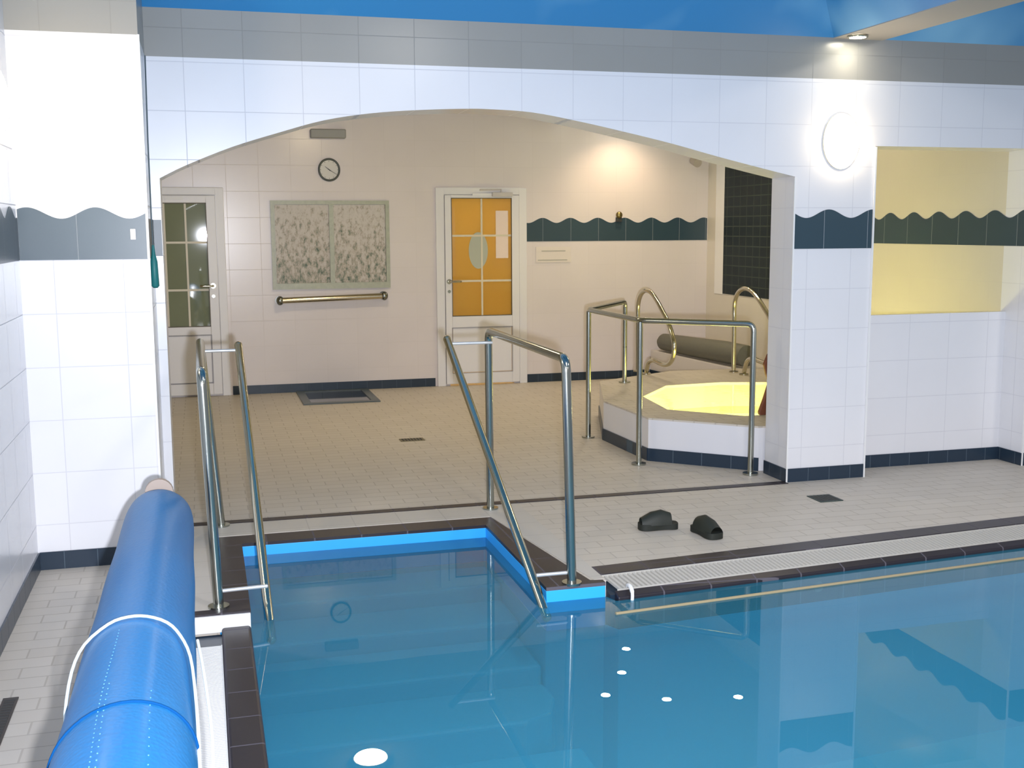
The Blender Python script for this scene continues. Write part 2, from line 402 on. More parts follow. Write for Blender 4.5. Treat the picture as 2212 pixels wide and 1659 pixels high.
struct(boxo('ceiling_near', (-.806,3.745,-3,1.0,ZC,2.9), M['beige_beam']), 'flat beige ceiling over the near end of the hall', 'ceiling')

# baseboards
def bb(name, dims, mat, label): return struct(boxo(name, dims, mat), label, 'baseboard')
bh = .086; t = .008
bb('baseboard_left', (-.806,-.806+t,-3,5.578,.0,bh), M['navy_y'], 'navy tile baseboard along the left wall')
bb('baseboard_pier', (-.798,-.24,5.586-t,5.586,0,bh), M['navy_x'], 'navy tile baseboard on the left pier')
bb('baseboard_jamb', (3.51-t,3.51,YA-t,YB,0,bh), M['navy_y'], 'navy tile baseboard inside the right arch jamb')
bb('baseboard_column', (3.51,4.06+t,YA-t,YA,0,bh), M['navy_x'], 'navy tile baseboard on the right pier')
bb('baseboard_niche', (4.06,5.27,6.478-t,6.478,0,bh), M['navy_x'], 'navy tile baseboard under the window niche')
bb('baseboard_return', (5.27-t,5.27,YA-t,6.47,0,bh), M['navy_y'], 'navy tile baseboard on the niche return')
bb('baseboard_right', (5.27,9,YA-t,YA,0,bh), M['navy_x'], 'navy tile baseboard right of the niche')
bb('baseboard_far', (.245,2.262,YF-t,YF,0,bh), M['navy_x'], 'navy tile baseboard between the two doors')
bb('baseboard_corner', (3.245,4.61,YF-t,YF,0,bh), M['navy_x'], 'navy tile baseboard right of the amber-glazed door')
# dark joint strip in the floor under the arch
struct(boxo('trim_11', (-.24,3.502,6.20,6.265,.0005,.004), M['coping']), 'dark tile strip across the floor under the arch', 'floor strip')
# white corner beads
def bead(n, x, y, z1=ZT, z0=0): struct(boxo('trim_%d' % n, (x-.005,x+.005,y-.006,y+.004,z0,z1), M['white_plastic']), 'thin white corner bead on a tiled wall edge', 'trim')
bead(12, 3.508, YA-.006, 1.9); bead(13, 4.062, YA-.006, 2.09); bead(14, 5.268, YA-.006, 2.09); bead(15, -.238, 5.580)

# wave bands
def band(name, plane, a0, a1, face, out, ph, per, label, flat=False, mat=None):
    """wavy-topped dark tile band; face = wall coordinate, out = +-1 direction it stands proud"""
    pts = [(a0, TZ), (a1, TZ)]
    n = max(2, int(abs(a1-a0)/.012))
    for i in range(n+1):
        a = a1+(a0-a1)*i/n
        z = 1.655 if flat else 1.681+.026*math.cos(2*PI*(a-ph)/per)
        pts.append((a, z))
    def fn(bm): prism(bm, pts, 'y' if plane == 'x' else 'x', face, face+out*.004)
    return struct(mk(name, fn, mat or (M['band_x'] if plane == 'x' else M['band_y'])), label, 'wave tile band')
band('trim_20', 'x', -.802, -.245, 5.586, -1, -.762, .297, 'dark blue wave-topped tile band on the left pier')
band('trim_21', 'y', 2.0, 5.58, -.806, 1, 5.40, .30, 'dark blue wave-topped tile band on the left wall')
band('trim_22', 'y', 5.59, 6.24, -.24, 1, 5.75, .30, 'dark blue tile band on the side of the left pier', flat=True)
band('trim_23', 'x', -.236, -.196, YA, -1, 0, .3, 'dark blue tile band left of the arch opening', flat=True)
band('trim_24', 'x', 3.514, 4.056, YA, -1, 3.75, .31, 'dark blue wave-topped tile band on the right pier')
band('trim_25', 'x', 5.275, 9, YA, -1, 5.4, .305, 'dark blue wave-topped tile band right of the niche')
band('trim_26', 'y', 6.25, 9.4, 5.27, -1, 6.638, .3055, 'dark green-blue wave-topped tile band seen through the niche')
band('trim_27', 'x', 3.243, 5.262, YF, -1, 3.413, .3015, 'dark blue wave-topped tile band on the far wall')

# dark mosaic panel on the side wall of the inner room
struct(boxo('trim_28', (5.262,5.27,9.1,10.80,.912,2.45), M['black_y']), 'black mosaic panel on the side wall behind the spa', 'wall panel')
struct(boxo('trim_29', (5.262,5.27,10.80,11.0,.905,2.45), M['white_plastic']), 'white strip beside the black mosaic panel', 'trim')

# ------------------------------------------------------------------ doors
def door(name, x0, x1, label, glass_mat, hinge_left, n_v, gx0, gx1, gz0, gz1, fr_x0, fr_x1, ztop):
    d = empty(name, ((x0+x1)/2, YF, 0), label, 'door', kind='structure')
    y = YF
    def frame(bm):
        box(bm, fr_x0, x0, y-.03, y+.005, 0, ztop); box(bm, x1, fr_x1, y-.03, y+.005, 0, ztop); box(bm, x0, x1, y-.03, y+.005, ztop-.07, ztop)
    mk('door_frame', frame, M['white_paint'], d, bevel=.004)
    def leaf(bm):
        za, zb = .02, ztop-.075; a, b = x0+.004, x1-.004
        box(bm, a, gx0, y-.045, y-.005, za, zb); box(bm, gx1, b, y-.045, y-.005, za, zb)
        box(bm, gx0, gx1, y-.045, y-.005, gz1, zb); box(bm, gx0, gx1, y-.045, y-.005, .60, gz0)
        box(bm, gx0, gx1, y-.045, y-.005, za, .13)
    dl = mk('door_leaf', leaf, M['white_paint'], d, bevel=.005)
    boxo('lower_panel', (gx0+.006, gx1-.006, y-.037, y-.01, .136, .594), M['white_paint'], dl, bevel=.004)
    def gap(bm):
        box(bm, gx0-.004, gx1+.004, y-.0462, y-.0452, .594, .602); box(bm, gx0-.004, gx1+.004, y-.0462, y-.0452, .128, .134)
        box(bm, gx0-.006, gx0-.001, y-.0462, y-.0452, .13, .60); box(bm, gx1+.001, gx1+.006, y-.0462, y-.0452, .13, .60)
    mk('panel_groove', gap, M['line_grey'], dl)
    pane = boxo('glass_pane', (gx0, gx1, y-.03, y-.022, gz0, gz1), glass_mat, dl)
    def bars(bm):
        for k in range(1, n_v): xx = gx0+(gx1-gx0)*k/n_v; box(bm, xx-.009, xx+.009, y-.036, y-.03, gz0, gz1)
        for k in (1, 2): zz = gz0+(gz1-gz0)*k/3+(-.04 if k == 1 else .02); box(bm, gx0, gx1, y-.0355, y-.0298, zz-.010, zz+.010)
    mk('glazing_bars', bars, plain('bars_'+name, (.66,.60,.46), .4), pane)
    def gask(bm):
        w_ = .006
        box(bm, gx0, gx0+w_, y-.046, y-.03, gz0, gz1); box(bm, gx1-w_, gx1, y-.046, y-.03, gz0, gz1); box(bm, gx0, gx1, y-.046, y-.03, gz1-w_, gz1); box(bm, gx0, gx1, y-.046, y-.03, gz0, gz0+w_)
    mk('gasket', gask, plain('gasket_'+name, (.12,.10,.07), .6), dl)
    hx = gx0-.03 if hinge_left is False else gx1+.035
    s = 1 if hinge_left is False else -1
    def handle(bm):
        pts = fillet([(hx, y-.045, 1.07), (hx, y-.095, 1.07), (hx+s*.10, y-.095, 1.07), (hx+s*.115, y-.085, 1.07)], .02)
        tube(bm, pts, .011, 10); cyl(bm, (hx, y-.045, 1.07), (hx, y-.052, 1.07), .026)
    mk('door_handle', handle, M['steel2'], dl, smooth=True)
    mk('keyhole', lambda bm: cyl(bm, (hx, y-.045, .97), (hx, y-.05, .97), .016), M['steel'], dl, label='round lock cylinder plate')
    return d

def amber():
    m = bpy.data.materials.new('amber_frosted_glass'); m.use_nodes = True; N = m.node_tree.nodes; L = m.node_tree.links; N.clear()
    out = N.new('ShaderNodeOutputMaterial'); tr = N.new('ShaderNodeBsdfTranslucent'); tr.inputs[0].default_value = (1,.82,.45,1)
    df = N.new('ShaderNodeBsdfDiffuse'); df.inputs[0].default_value = (.55,.38,.08,1)
    gs = N.new('ShaderNodeBsdfGlossy'); gs.inputs['Roughness'].default_value = .03; fr = N.new('ShaderNodeFresnel'); fr.inputs[0].default_value = 1.5
    m1 = N.new('ShaderNodeMixShader'); m1.inputs[0].default_value = .35; m2 = N.new('ShaderNodeMixShader')
    L.new(tr.outputs[0], m1.inputs[1]); L.new(df.outputs[0], m1.inputs[2]); L.new(fr.outputs[0], m2.inputs[0]); L.new(m1.outputs[0], m2.inputs[1]); L.new(gs.outputs[0], m2.inputs[2]); L.new(m2.outputs[0], out.inputs[0])
    return m
M['amber'] = amber()
M['dark_glass'] = plain('dark_door_glass', (.20,.23,.15), .02, coat=1.0, noise=.12, nscale=3)
d1 = door('door_1', -.62, .15, 'white glazed door with dark greenish glass at left of the far wall', M['dark_glass'], True, 3, -.52, .062, .68, 1.855, -.70, .225, 2.00)
boxo('name_plate', (-.31,-.14,YF-.052,YF-.045,1.885,1.915), M['white_plastic'], d1)
d2 = door('door_2', 2.37, 3.155, 'white glazed door with amber lit glass in the far wall', M['amber'], False, 2, 2.44, 3.072, .715, 1.907, 2.285, 3.235, 2.01)
def emblem(bm):
    cyl(bm, (2.72,YF-.0305,1.38), (2.72,YF-.033,1.38), 1, n=40)
    for v in bm.verts:
        v.co.x = 2.72+(v.co.x-2.72)*.10; v.co.z = 1.38+(v.co.z-1.38)*.185
mk('frosted_oval', emblem, plain('frosted_oval', (.42,.44,.36), .5), d2, label='frosted grey-green oval on the glass')
boxo('painted_reflection', (2.905,3.035,YF-.033,YF-.0305,1.30,1.78), plain('pale_reflection', (.80,.66,.58), .3), d2, label='pale panel painted as a reflection on the right side of the glass')  # pale panel stands in for a bright reflection in the door glass
def closer(bm):
    box(bm, 2.86,3.07,YF-.095,YF-.045,1.922,1.962)
    tube(bm, [(2.95,YF-.075,1.962),(2.95,YF-.085,1.99),(2.72,YF-.115,1.985)], .009, 8)
mk('door_closer', closer, plain('closer_grey', (.55,.52,.50), .3), d2, bevel=.004)
boxo('name_plate', (2.66,2.86,YF-.052,YF-.045,1.93,1.955), M['white_plastic'], d2)
lc = lamp('corridor_light', 'POINT', (2.55,12.1,1.95), 20, (1.0,.80,.46), .08)
lc2 = lamp('corridor_light', 'POINT', (3.2,12.3,1.2), 5, (1.0,.82,.5), .1)

# ------------------------------------------------------------------ lights of the place
def opal(strength): return plain('lit_opal_glass', (.9,.88,.8), .3, emit=(1.0,.80,.50), estr=strength)
def wall_lamp(x, y, z, nrm, label, power):
    """oval bulkhead lamp; nrm 'y' = faces -Y, 'x' = faces +X"""
    t_ = empty('wall_lamp', (x,y,z), label, 'lamp', 'oval bulkhead wall lamps')
    def ov(rx, rz, d0, d1, dome=False):
        def fn(bm):
            if dome:
                ellipsoid(bm, (0,0,0), rx, d1, rz, 32, 16)
                bmesh.ops.bisect_plane(bm, geom=bm.verts[:]+bm.edges[:]+bm.faces[:], plane_co=(0,-d0,0), plane_no=(0,1,0), clear_outer=True)
            else:
                cyl(bm, (0,-d0,0), (0,-d1,0), 1, n=40)
                for v in bm.verts: v.co.x *= rx; v.co.z *= rz
            rot = Matrix.Identity(4) if nrm == 'y' else Matrix.Rotation(PI/2, 4, 'Z')
            bmesh.ops.transform(bm, matrix=Matrix.Translation((x,y,z)) @ rot, verts=bm.verts)
        return fn
    mk('base', ov(.124,.168,.0,.012), plain('lamp_base', (.75,.70,.55), .4), t_, smooth=True)
    mk('diffuser', ov(.120,.164,.011,.085,True), opal(power), t_, smooth=True)
    return t_
wall_lamp(3.815, YA, 2.12, 'y', 'lit oval wall lamp on the white wall above the right pier', 32)
wall_lamp(-.806, 5.0, 2.12, 'x', 'lit oval wall lamp on the left wall beside the pier', 55)

def spot_ring(x, y, z, label, group, r=.045, power=0, col=(1,.85,.6), name='recessed_spotlight', estr=60):
    t_ = empty(name, (x,y,z), label, 'ceiling light', group)
    def ring(bm):
        pts = [Vector((x+r*math.cos(2*PI*k/24), y+r*math.sin(2*PI*k/24), z-.004)) for k in range(25)]
        tube(bm, pts, .007, 8, cap=False)
    mk('ring', ring, M['steel2'], t_, smooth=True)
    mk('bulb', lambda bm: cyl(bm, (x,y,z-.010), (x,y,z+.0), r*.85), plain('lit_bulb', (1,1,.9), .3, emit=(1,.93,.75), estr=estr), t_)
    if power:
        l = lamp('spot_light', 'SPOT', (0,0,-.03), power, col, .03, angle=2.3, blend=.8); l.parent = t_
    return t_
spot_ring(3.83, 6.12, ZC-.008, 'small lit halogen spotlight at the end of the ceiling beam', None, r=.055, power=2.2)
sp = [(4.22,10.80,'nearest the far wall'),(3.94,10.2,'second from the far wall'),(3.59,9.72,'at the bend of the row'),(4.12,9.47,'in the middle of the near row'),(4.80,9.33,'beside the side wall')]
for x, y, s in sp:
    spot_ring(x, y, 2.748, 'small lit ceiling spotlight over the spa, '+s, 'spotlights over the spa', r=.05, power=34 if y > 10.5 else 11, col=(1,.70,.42) if y > 10.5 else (1,.78,.5), estr=130)
def globe(x, y, label, power):
    t_ = empty('ceiling_lamp', (x,y,2.75), label, 'lamp', 'round opal ceiling lamps')
    mk('base', lambda bm: cyl(bm, (x,y,2.75), (x,y,2.715), .15, n=40), M['white_paint'], t_, smooth=True)
    def dome(bm):
        ellipsoid(bm, (x,y,2.715), .14,.14,.045, 32, 16)
        bmesh.ops.bisect_plane(bm, geom=bm.verts[:]+bm.edges[:]+bm.faces[:], plane_co=(0,0,2.715), plane_no=(0,0,1), clear_outer=True)
    mk('diffuser', dome, opal(power), t_, smooth=True)
globe(1.21, 9.0, 'lit round opal lamp on the inner ceiling nearer the glazed doors', 115)
globe(4.75, 7.9, 'lit round opal lamp on the inner ceiling above the spa', 11)

# ------------------------------------------------------------------ stainless rails at the pool steps
def flange(bm, x, y, z=0, r=.045): cyl(bm, (x,y,z+.001), (x,y,z+.012), r)
def pool_rail(side, label):
    # post line x, inner grab bar x
    if side == 'R': px0, px1, gx0, gx1, ny, fy, zt = 1.545, 1.56, 1.30, 1.40, 4.675, 6.11, 1.03
    else: px0, px1, gx0, gx1, ny, fy, zt = .045, .010, .172, .215, 4.79, 6.16, 1.015
    t_ = empty('pool_handrail', (px1,(ny+fy)/2,0), label, 'handrail', 'handrails at the pool steps')
    r = .0215
    xt_f, xt_n = (px0-.005, px1-.03) if side == 'R' else (px0-.07, px1-.03)
    def frame(bm):
        pts = [(px1,ny,.003),(xt_n,ny,zt),(xt_f,fy,zt),(px0,fy,.003)]
        f = fillet(pts, .06, 6)
        tube(bm, f, r, 16)
    mk('post_frame', frame, M['steel'], t_, smooth=True)
    mk('base_plate', lambda bm: flange(bm, px1, ny), M['steel'], t_, smooth=True)
    mk('base_plate', lambda bm: flange(bm, px0, fy), M['steel'], t_, smooth=True)
    sy, sz = (6.0, .985) if side == 'R' else (6.16,.975)
    # inner bar slopes from the far post down into the water
    if side == 'R': a = Vector((1.29,6.05,.995)); b = Vector((1.405,4.56,-.10))
    else: a = Vector((.172,6.18,.985)); b = Vector((.221,4.70,-.13))
    def bar(bm):
        tube(bm, [a,b], .021, 16); ellipsoid(bm, a, .022,.022,.022, 14, 8); ellipsoid(bm, b, .022,.022,.022, 14, 8)
    mk('sloping_bar', bar, M['steel2'], t_, smooth=True)
    def stub(y, xp):
        k = (y-a.y)/(b.y-a.y); p = a.lerp(b, k)
        mk('bracket', lambda bm: tube(bm, [p, Vector((xp, y, p.z))], .0085, 10), M['bright'], t_, smooth=True)
    if side == 'R': stub(6.02, 1.54)
    else: stub(6.15, -.02)
    y2 = 4.685 if side == 'R' else 4.80
    k = (y2-a.y)/(b.y-a.y); p = a.lerp(b, k)
    mk('bracket', lambda bm: tube(bm, [(p.x,y2,p.z+.06),(px1,y2,p.z+.06)] if side=='R' else [(p.x,4.83,.065),(px1+.01,4.80,.07)], .0085, 10), M['bright'], t_, smooth=True)
pool_rail('L', 'stainless steel stair handrail at the left side of the pool steps')
pool_rail('R', 'stainless steel stair handrail at the right side of the pool steps')

# guard rail round the spa
gd = empty('spa_guard_rail', (2.82,7.5,0), 'bent stainless guard rail with posts standing around the raised spa', 'railing')
gt = .985
gp = [(3.42,8.85),(2.82,8.06),(2.82,7.015),(3.40,6.515)]
mk('top_rail', lambda bm: tube(bm, fillet([(gp[0][0],gp[0][1],.6),(*gp[0],gt),(*gp[1],gt),(*gp[2],gt),(*gp[3],gt),(gp[3][0],gp[3][1],.6)], .05, 6), .019, 14), M['steel'], gd, smooth=True)
for i, (x, y) in enumerate(gp):
    zb = .30 if i == 0 else 0
    zt_ = .61 if i in (0, 3) else gt-.01
    mk('post', lambda bm: tube(bm, [(x,y,zb+.003),(x,y,zt_)], .019, 14), M['steel'], gd, smooth=True)
    mk('base_plate', lambda bm: flange(bm, x, y, zb, .05), M['steel'], gd, smooth=True)

# ------------------------------------------------------------------ spa
spa_top = [(2.90,7.94),(2.93,7.12),(3.50,6.60),(4.0,6.535),(5.262,6.535),(5.262,9.4),(4.95,9.4),(4.1,9.45),(3.25,9.0)]
PH = .30
wat_pts = [(3.27,8.06),(3.20,7.42),(3.60,7.00),(4.3,7.01),(4.85,7.3),(4.95,7.9),(4.75,8.45),(4.2,8.62),(3.68,8.57)]
wsm = [tuple(Vector(a).lerp(Vector(b), k/3)) for a, b in zip(wat_pts, wat_pts[1:]+wat_pts[:1]) for k in range(3)]
spa = empty('spa_tub', (3.9,7.9,0), 'raised white tiled hot tub with yellow glowing basin behind the arch', 'hot tub')
def ring_fill(bm, outer, inner, z):
    vo = [bm.verts.new((x,y,z)) for x,y in outer]; vi = [bm.verts.new((x,y,z)) for x,y in inner]
    eo = [bm.edges.new((vo[i],vo[(i+1)%len(vo)])) for i in range(len(vo))]; ei = [bm.edges.new((vi[i],vi[(i+1)%len(vi)])) for i in range(len(vi))]
    bmesh.ops.triangle_fill(bm, use_beauty=True, edges=eo+ei)
def platform(bm):
    n = len(spa_top); A = [bm.verts.new((x,y,0)) for x,y in spa_top]; B = [bm.verts.new((x,y,PH-.012)) for x,y in spa_top]
    for i in range(n): bm.faces.new((A[i],A[(i+1)%n],B[(i+1)%n],B[i]))
mk('platform_wall', platform, plain('spa_white_tile', (.74,.74,.78), .25), spa)
def rim(bm):
    ring_fill(bm, [(x,y) for x,y in spa_top], wsm, PH)
    n = len(spa_top); A = [bm.verts.new((x,y,PH-.012)) for x,y in spa_top]; B = [bm.verts.new((x,y,PH)) for x,y in spa_top]
    for i in range(n): bm.faces.new((A[i],A[(i+1)%n],B[(i+1)%n],B[i]))
mk('rim', rim, M['floor'], spa)
def basin(bm):
    n = len(wsm); cx = sum(p[0] for p in wsm)/n; cy = sum(p[1] for p in wsm)/n
    rings = []
    for s, z in ((1,PH),(.97,.10),(.8,.06),(.75,-.25),(.02,-.30)):
        rings.append([bm.verts.new((cx+(x-cx)*s, cy+(y-cy)*s, z)) for x,y in wsm])
    for A,B in zip(rings, rings[1:]):
        for i in range(n): bm.faces.new((A[i],A[(i+1)%n],B[(i+1)%n],B[i]))
    bm.faces.new(rings[-1])
mk('basin', basin, plain('pale_yellow_basin', (.95,.93,.62), .4), spa, smooth=True)
tsk = .009
def skirt(bm):
    sk = spa_top[:4]
    cx, cy = 4.1, 7.9
    for a, b in ((spa_top[8],spa_top[0]),(spa_top[0],spa_top[1]),(spa_top[1],spa_top[2]),(spa_top[2],(3.502,6.598))):
        d = Vector((b[0]-a[0], b[1]-a[1])); n_ = Vector((d.y,-d.x)).normalized()
        if n_.dot(Vector((a[0]-cx,a[1]-cy))) < 0: n_ = -n_
        n_ *= tsk
        prism(bm, [a, b, (b[0]+n_.x,b[1]+n_.y), (a[0]+n_.x,a[1]+n_.y)], 'z', .0, .088)
mk('dark_skirting', skirt, M['navy_x'], spa)
l = lamp('spa_underwater_light', 'POINT', (4.0,7.7,.12), 30, (1.0,.93,.50), .12); l.parent = spa; l.matrix_parent_inverse = spa.matrix_basis.inverted()
l = lamp('spa_underwater_light', 'POINT', (3.65,7.7,.12), 8, (1.0,.95,.35), .08); l.parent = spa; l.matrix_parent_inverse = spa.matrix_basis.inverted()
def swat(bm):
    n = len(wsm); cx = sum(p[0] for p in wsm)/n; cy = sum(p[1] for p in wsm)/n
    f = bm.faces.new([bm.verts.new((cx+(x-cx)*.995,cy+(y-cy)*.995,PH-.012)) for x,y in wsm])
tag(mk('spa_water', swat, M['spa_water'], up=True), 'yellow-lit water in the raised hot tub', 'water', kind='stuff')

# bench and bolster in the corner behind the spa
bench = empty('tiled_bench', (5.05,10.3,0), 'low white tiled bench against the side wall behind the spa', 'bench')
mk('bench_body', lambda bm: prism(bm, [(4.62,11.19),(4.74,9.42),(5.26,9.42),(5.26,11.19)], 'z', 0, .30), plain('bench_tile', (.66,.62,.58), .3), bench, bevel=.01)
mk('dark_skirting', lambda bm: prism(bm, [(4.611,11.19),(4.731,9.46),(4.74,9.46),(4.62,11.19)], 'z', 0, .088), M['navy_y'], bench)
def bolster(bm):
    pts = [(4.70,11.10,.396),(4.71,11.03,.397),(4.76,10.4,.404),(4.82,9.8,.412),(4.86,9.44,.412)]
    tube(bm, pts, [.05,.088,.098,.106,.10], 20)
tag(mk('bolster_cushion', bolster, plain('grey_vinyl', (.14,.14,.11), .6, noise=.1, nscale=30), smooth=True), 'long dark grey bolster lying on the white bench by the spa', 'cushion')

# hooped grab rails of the spa
def hoop(x, pts, label):
    t_ = empty('spa_grab_rail', (x, pts[0][0], PH), label, 'handrail', 'hooped grab rails of the spa')
    P = spline([(x,y,z) for y,z in pts], 5)
    mk('bent_tube', lambda bm: tube(bm, P, .0195, 14), M['steel2'], t_, smooth=True)
    for y in (pts[0][0], pts[-1][0]):
        mk('base_plate', lambda bm: flange(bm, x, y, PH, .042), M['steel2'], t_, smooth=True)
H1 = [(9.5,.318),(9.505,.52),(9.51,.73),(9.51,.90),(9.45,1.0),(9.33,1.046),(9.19,1.03),(9.06,.965),(8.955,.895),(8.855,.825),(8.755,.735),(8.69,.63),(8.70,.53),(8.775,.46),(8.89,.432),(9.02,.436),(9.14,.444),(9.245,.41),(9.30,.318)]
hoop(3.80, H1, 'curled gold-tinted steel grab rail left of the glowing spa water')
hoop(4.60, [(y-.32, z+(.02 if z>.8 else .02 if z>.35 else 0)) for y,z in H1], 'curled steel grab rail near the black mosaic panel, partly behind the pier')

# reddish-brown cover leaning by the tub's near rim
def cover(bm):
    prism(bm, [(3.755,.73),(3.725,.66),(3.745,.585),(3.765,.53),(3.73,.42),(3.695,.325),(3.70,.304),(4.20,.304),(4.25,.72)], 'y', 6.97, 7.0)
tag(mk('spa_cover_board', cover, plain('red_brown_board', (.16,.045,.02), .6, noise=.2, nscale=6), bevel=.006), 'reddish-brown upright board on the spa rim, mostly hidden by the right pier', 'board')

# ------------------------------------------------------------------ things on the far wall
ck = empty('wall_clock', (1.235,YF,2.176), 'round wall clock with thin dark rim on the far wall', 'clock')
def crim(bm):
    pts = [Vector((1.235+.098*math.cos(2*PI*k/48), YF-.02, 2.176+.103*math.sin(2*PI*k/48))) for k in range(49)]
    tube(bm, pts, .010, 10, cap=False)
    cyl(bm, (1.235,YF-.002,2.176), (1.235,YF-.016,2.176), .100, n=40)
mk('rim', crim, plain('clock_rim', (.06,.07,.06), .3), ck, smooth=True)
dial_ = mk('dial', lambda bm: cyl(bm, (1.235,YF-.016,2.176), (1.235,YF-.020,2.176), .092, n=40), plain('clock_dial', (.60,.58,.54), .3), ck)
def hands(bm, L_, ang, w_):
    c = Vector((1.235, YF-.023, 2.176)); d = Vector((math.sin(ang),0,math.cos(ang))); n_ = Vector((d.z,0,-d.x))*w_
    v = []
    for y in (0,-.002):
        v.append([bm.verts.new(c+Vector((0,y,0))+p) for p in (-d*.015+n_, -d*.015-n_, d*L_-n_*.4, d*L_+n_*.4)])
    bm.faces.new(v[0]); bm.faces.new(v[1][::-1])
    for i in range(4): bm.faces.new((v[0][i],v[0][(i+1)%4],v[1][(i+1)%4],v[1][i]))
dk = plain('clock_hand', (.03,.03,.03), .4)
mk('hour_hand', lambda bm: hands(bm, .05, math.radians(-52), .004), dk, dial_)
mk('minute_hand', lambda bm: hands(bm, .075, math.radians(122), .003), dk, dial_)
for k in range(12):
    a_ = k*PI/6; p = Vector((1.235+.082*math.sin(a_), YF-.0212, 2.176+.082*math.cos(a_)))
    boxo('hour_mark', (p.x-.003,p.x+.003,p.y-.001,p.y,p.z-.003,p.z+.003), dk, dial_)

def art(seed):
    m, N, L, b = new_mat('mottled_print_%d' % seed)
    tc = N.new('ShaderNodeTexCoord'); mp = N.new('ShaderNodeMapping'); mp.inputs['Location'].default_value = (seed*3.1,0,seed); mp.inputs['Scale'].default_value = (24,10,13); L.new(tc.outputs['Object'], mp.inputs[0])
    v = N.new('ShaderNodeTexNoise'); v.inputs['Scale'].default_value = 1; v.inputs['Detail'].default_value = 8; v.inputs['Roughness'].default_value = .72; L.new(mp.outputs[0], v.inputs['Vector'])
    cr = N.new('ShaderNodeValToRGB'); e = cr.color_ramp.elements
    e[0].position = .33; e[0].color = (.07,.11,.08,1); e[1].position = .62; e[1].color = (.60,.56,.52,1)
    for p, c in ((.42,(.30,.32,.26,1)),(.48,(.46,.40,.34,1)),(.54,(.56,.53,.49,1))):
        q = e.new(p); q.color = c
    # the upper part of the print is paler
    sp_ = N.new('ShaderNodeSeparateXYZ'); L.new(tc.outputs['Object'], sp_.inputs[0])
    mr = N.new('ShaderNodeMapRange'); mr.inputs['From Min'].default_value = 1.05; mr.inputs['From Max'].default_value = 1.85; mr.inputs['To Min'].default_value = -.05; mr.inputs['To Max'].default_value = .07
    L.new(sp_.outputs[2], mr.inputs['Value']); ad = N.new('ShaderNodeMath'); ad.operation = 'ADD'; L.new(v.outputs['Fac'], ad.inputs[0]); L.new(mr.outputs[0], ad.inputs[1])
    L.new(ad.outputs[0], cr.inputs[0]); L.new(cr.outputs[0], b.inputs['Base Color']); b.inputs['Roughness'].default_value = .12; b.inputs['Coat Weight'].default_value = .5
    return m
pic = empty('framed_print', (1.235,YF,1.44), 'wide picture frame holding two mottled green-brown prints on the far wall', 'picture')
def pframe(bm):
    x0,x1,z0,z1 = .66,1.815,1.02,1.88; w_=.038
    box(bm,x0,x1,YF-.025,YF-.002,z1-w_,z1); box(bm,x0,x1,YF-.025,YF-.002,z0,z0+w_+.02)
    for a,b in ((x0,x0+w_),(x1-w_,x1),(1.221,1.265)): box(bm,a,b,YF-.0245,YF-.002,z0+w_+.02,z1-w_)
mk('frame', pframe, plain('greenish_frame', (.40,.42,.33), .35, noise=.2, nscale=30), pic)
boxo('print', (.70,1.22,YF-.014,YF-.004,1.06,1.84), art(1), pic, label='left print, darker at the bottom')
boxo('print', (1.265,1.775,YF-.014,YF-.004,1.06,1.84), art(2), pic, label='right print')

gb = empty('wall_grab_bar', (1.23,YF,.93), 'horizontal brass-tinted grab bar mounted below the framed prints', 'grab bar')
mk('bar', lambda bm: tube(bm, [(.71,YF-.085,.915),(1.75,YF-.085,.942)],   .029, 18), plain('brass_tinted_steel', (.62,.55,.40), .2, 1.0), gb, smooth=True)
for x, z in ((.72,.915),(1.74,.942)):
    def mnt(bm):
        cyl(bm, (x,YF,z), (x,YF-.085,z), .022); cyl(bm, (x,YF-.001,z), (x,YF-.02,z), .042); ellipsoid(bm, (x,YF-.085,z), .038,.038,.045, 18, 10)
    mk('end_mount', mnt, plain('dark_chrome', (.25,.26,.24), .25, 1.0), gb, smooth=True)

tag(boxo('emergency_light', (1.06,1.40,YF-.09,YF,2.475,2.56), M['grey_plastic'], bevel=.01), 'flat grey box fixture high on the far wall above the clock', 'light fixture')
bl = empty('alarm_bell', (4.24,YF,1.715), 'small brass-coloured bell on top of the wave band', 'bell')
mk('bell_dome', lambda bm: ellipsoid(bm, (4.245,YF-.03,1.735), .036,.028,.036, 20, 12), plain('brass', (.30,.24,.10), .35, 1.0), bl, smooth=True)
boxo('bracket', (4.215,4.275,YF-.03,YF-.005,1.665,1.71), M['dark_gap'], bl)
cam_ = empty('wall_spotlight', (5.08,YF,2.30), 'small grey fixture near the top right corner of the far wall', 'light fixture')
mk('head', lambda bm: cyl(bm, (5.08,YF-.14,2.27), (5.08,YF-.03,2.31), .045), plain('fixture_grey', (.45,.40,.34), .4), cam_, smooth=True)
boxo('arm', (5.06,5.10,YF-.04,YF,2.29,2.35), M['grey_plastic'], cam_)
nt_ = empty('notice_plate', (3.53,YF,1.33), 'faint cream notice plate with two grey lines under the wave band', 'sign')
boxo('plate', (3.34,3.72,YF-.006,YF-.001,1.25,1.41), plain('cream_plate', (.72,.66,.61), .3), nt_)
def lines(bm):
    box(bm, 3.40,3.66,YF-.0075,YF-.006,1.362,1.372); box(bm, 3.36,3.68,YF-.0075,YF-.006,1.268,1.278)
mk('printed_lines', lines, plain('faint_grey', (.42,.41,.36), .6), nt_)

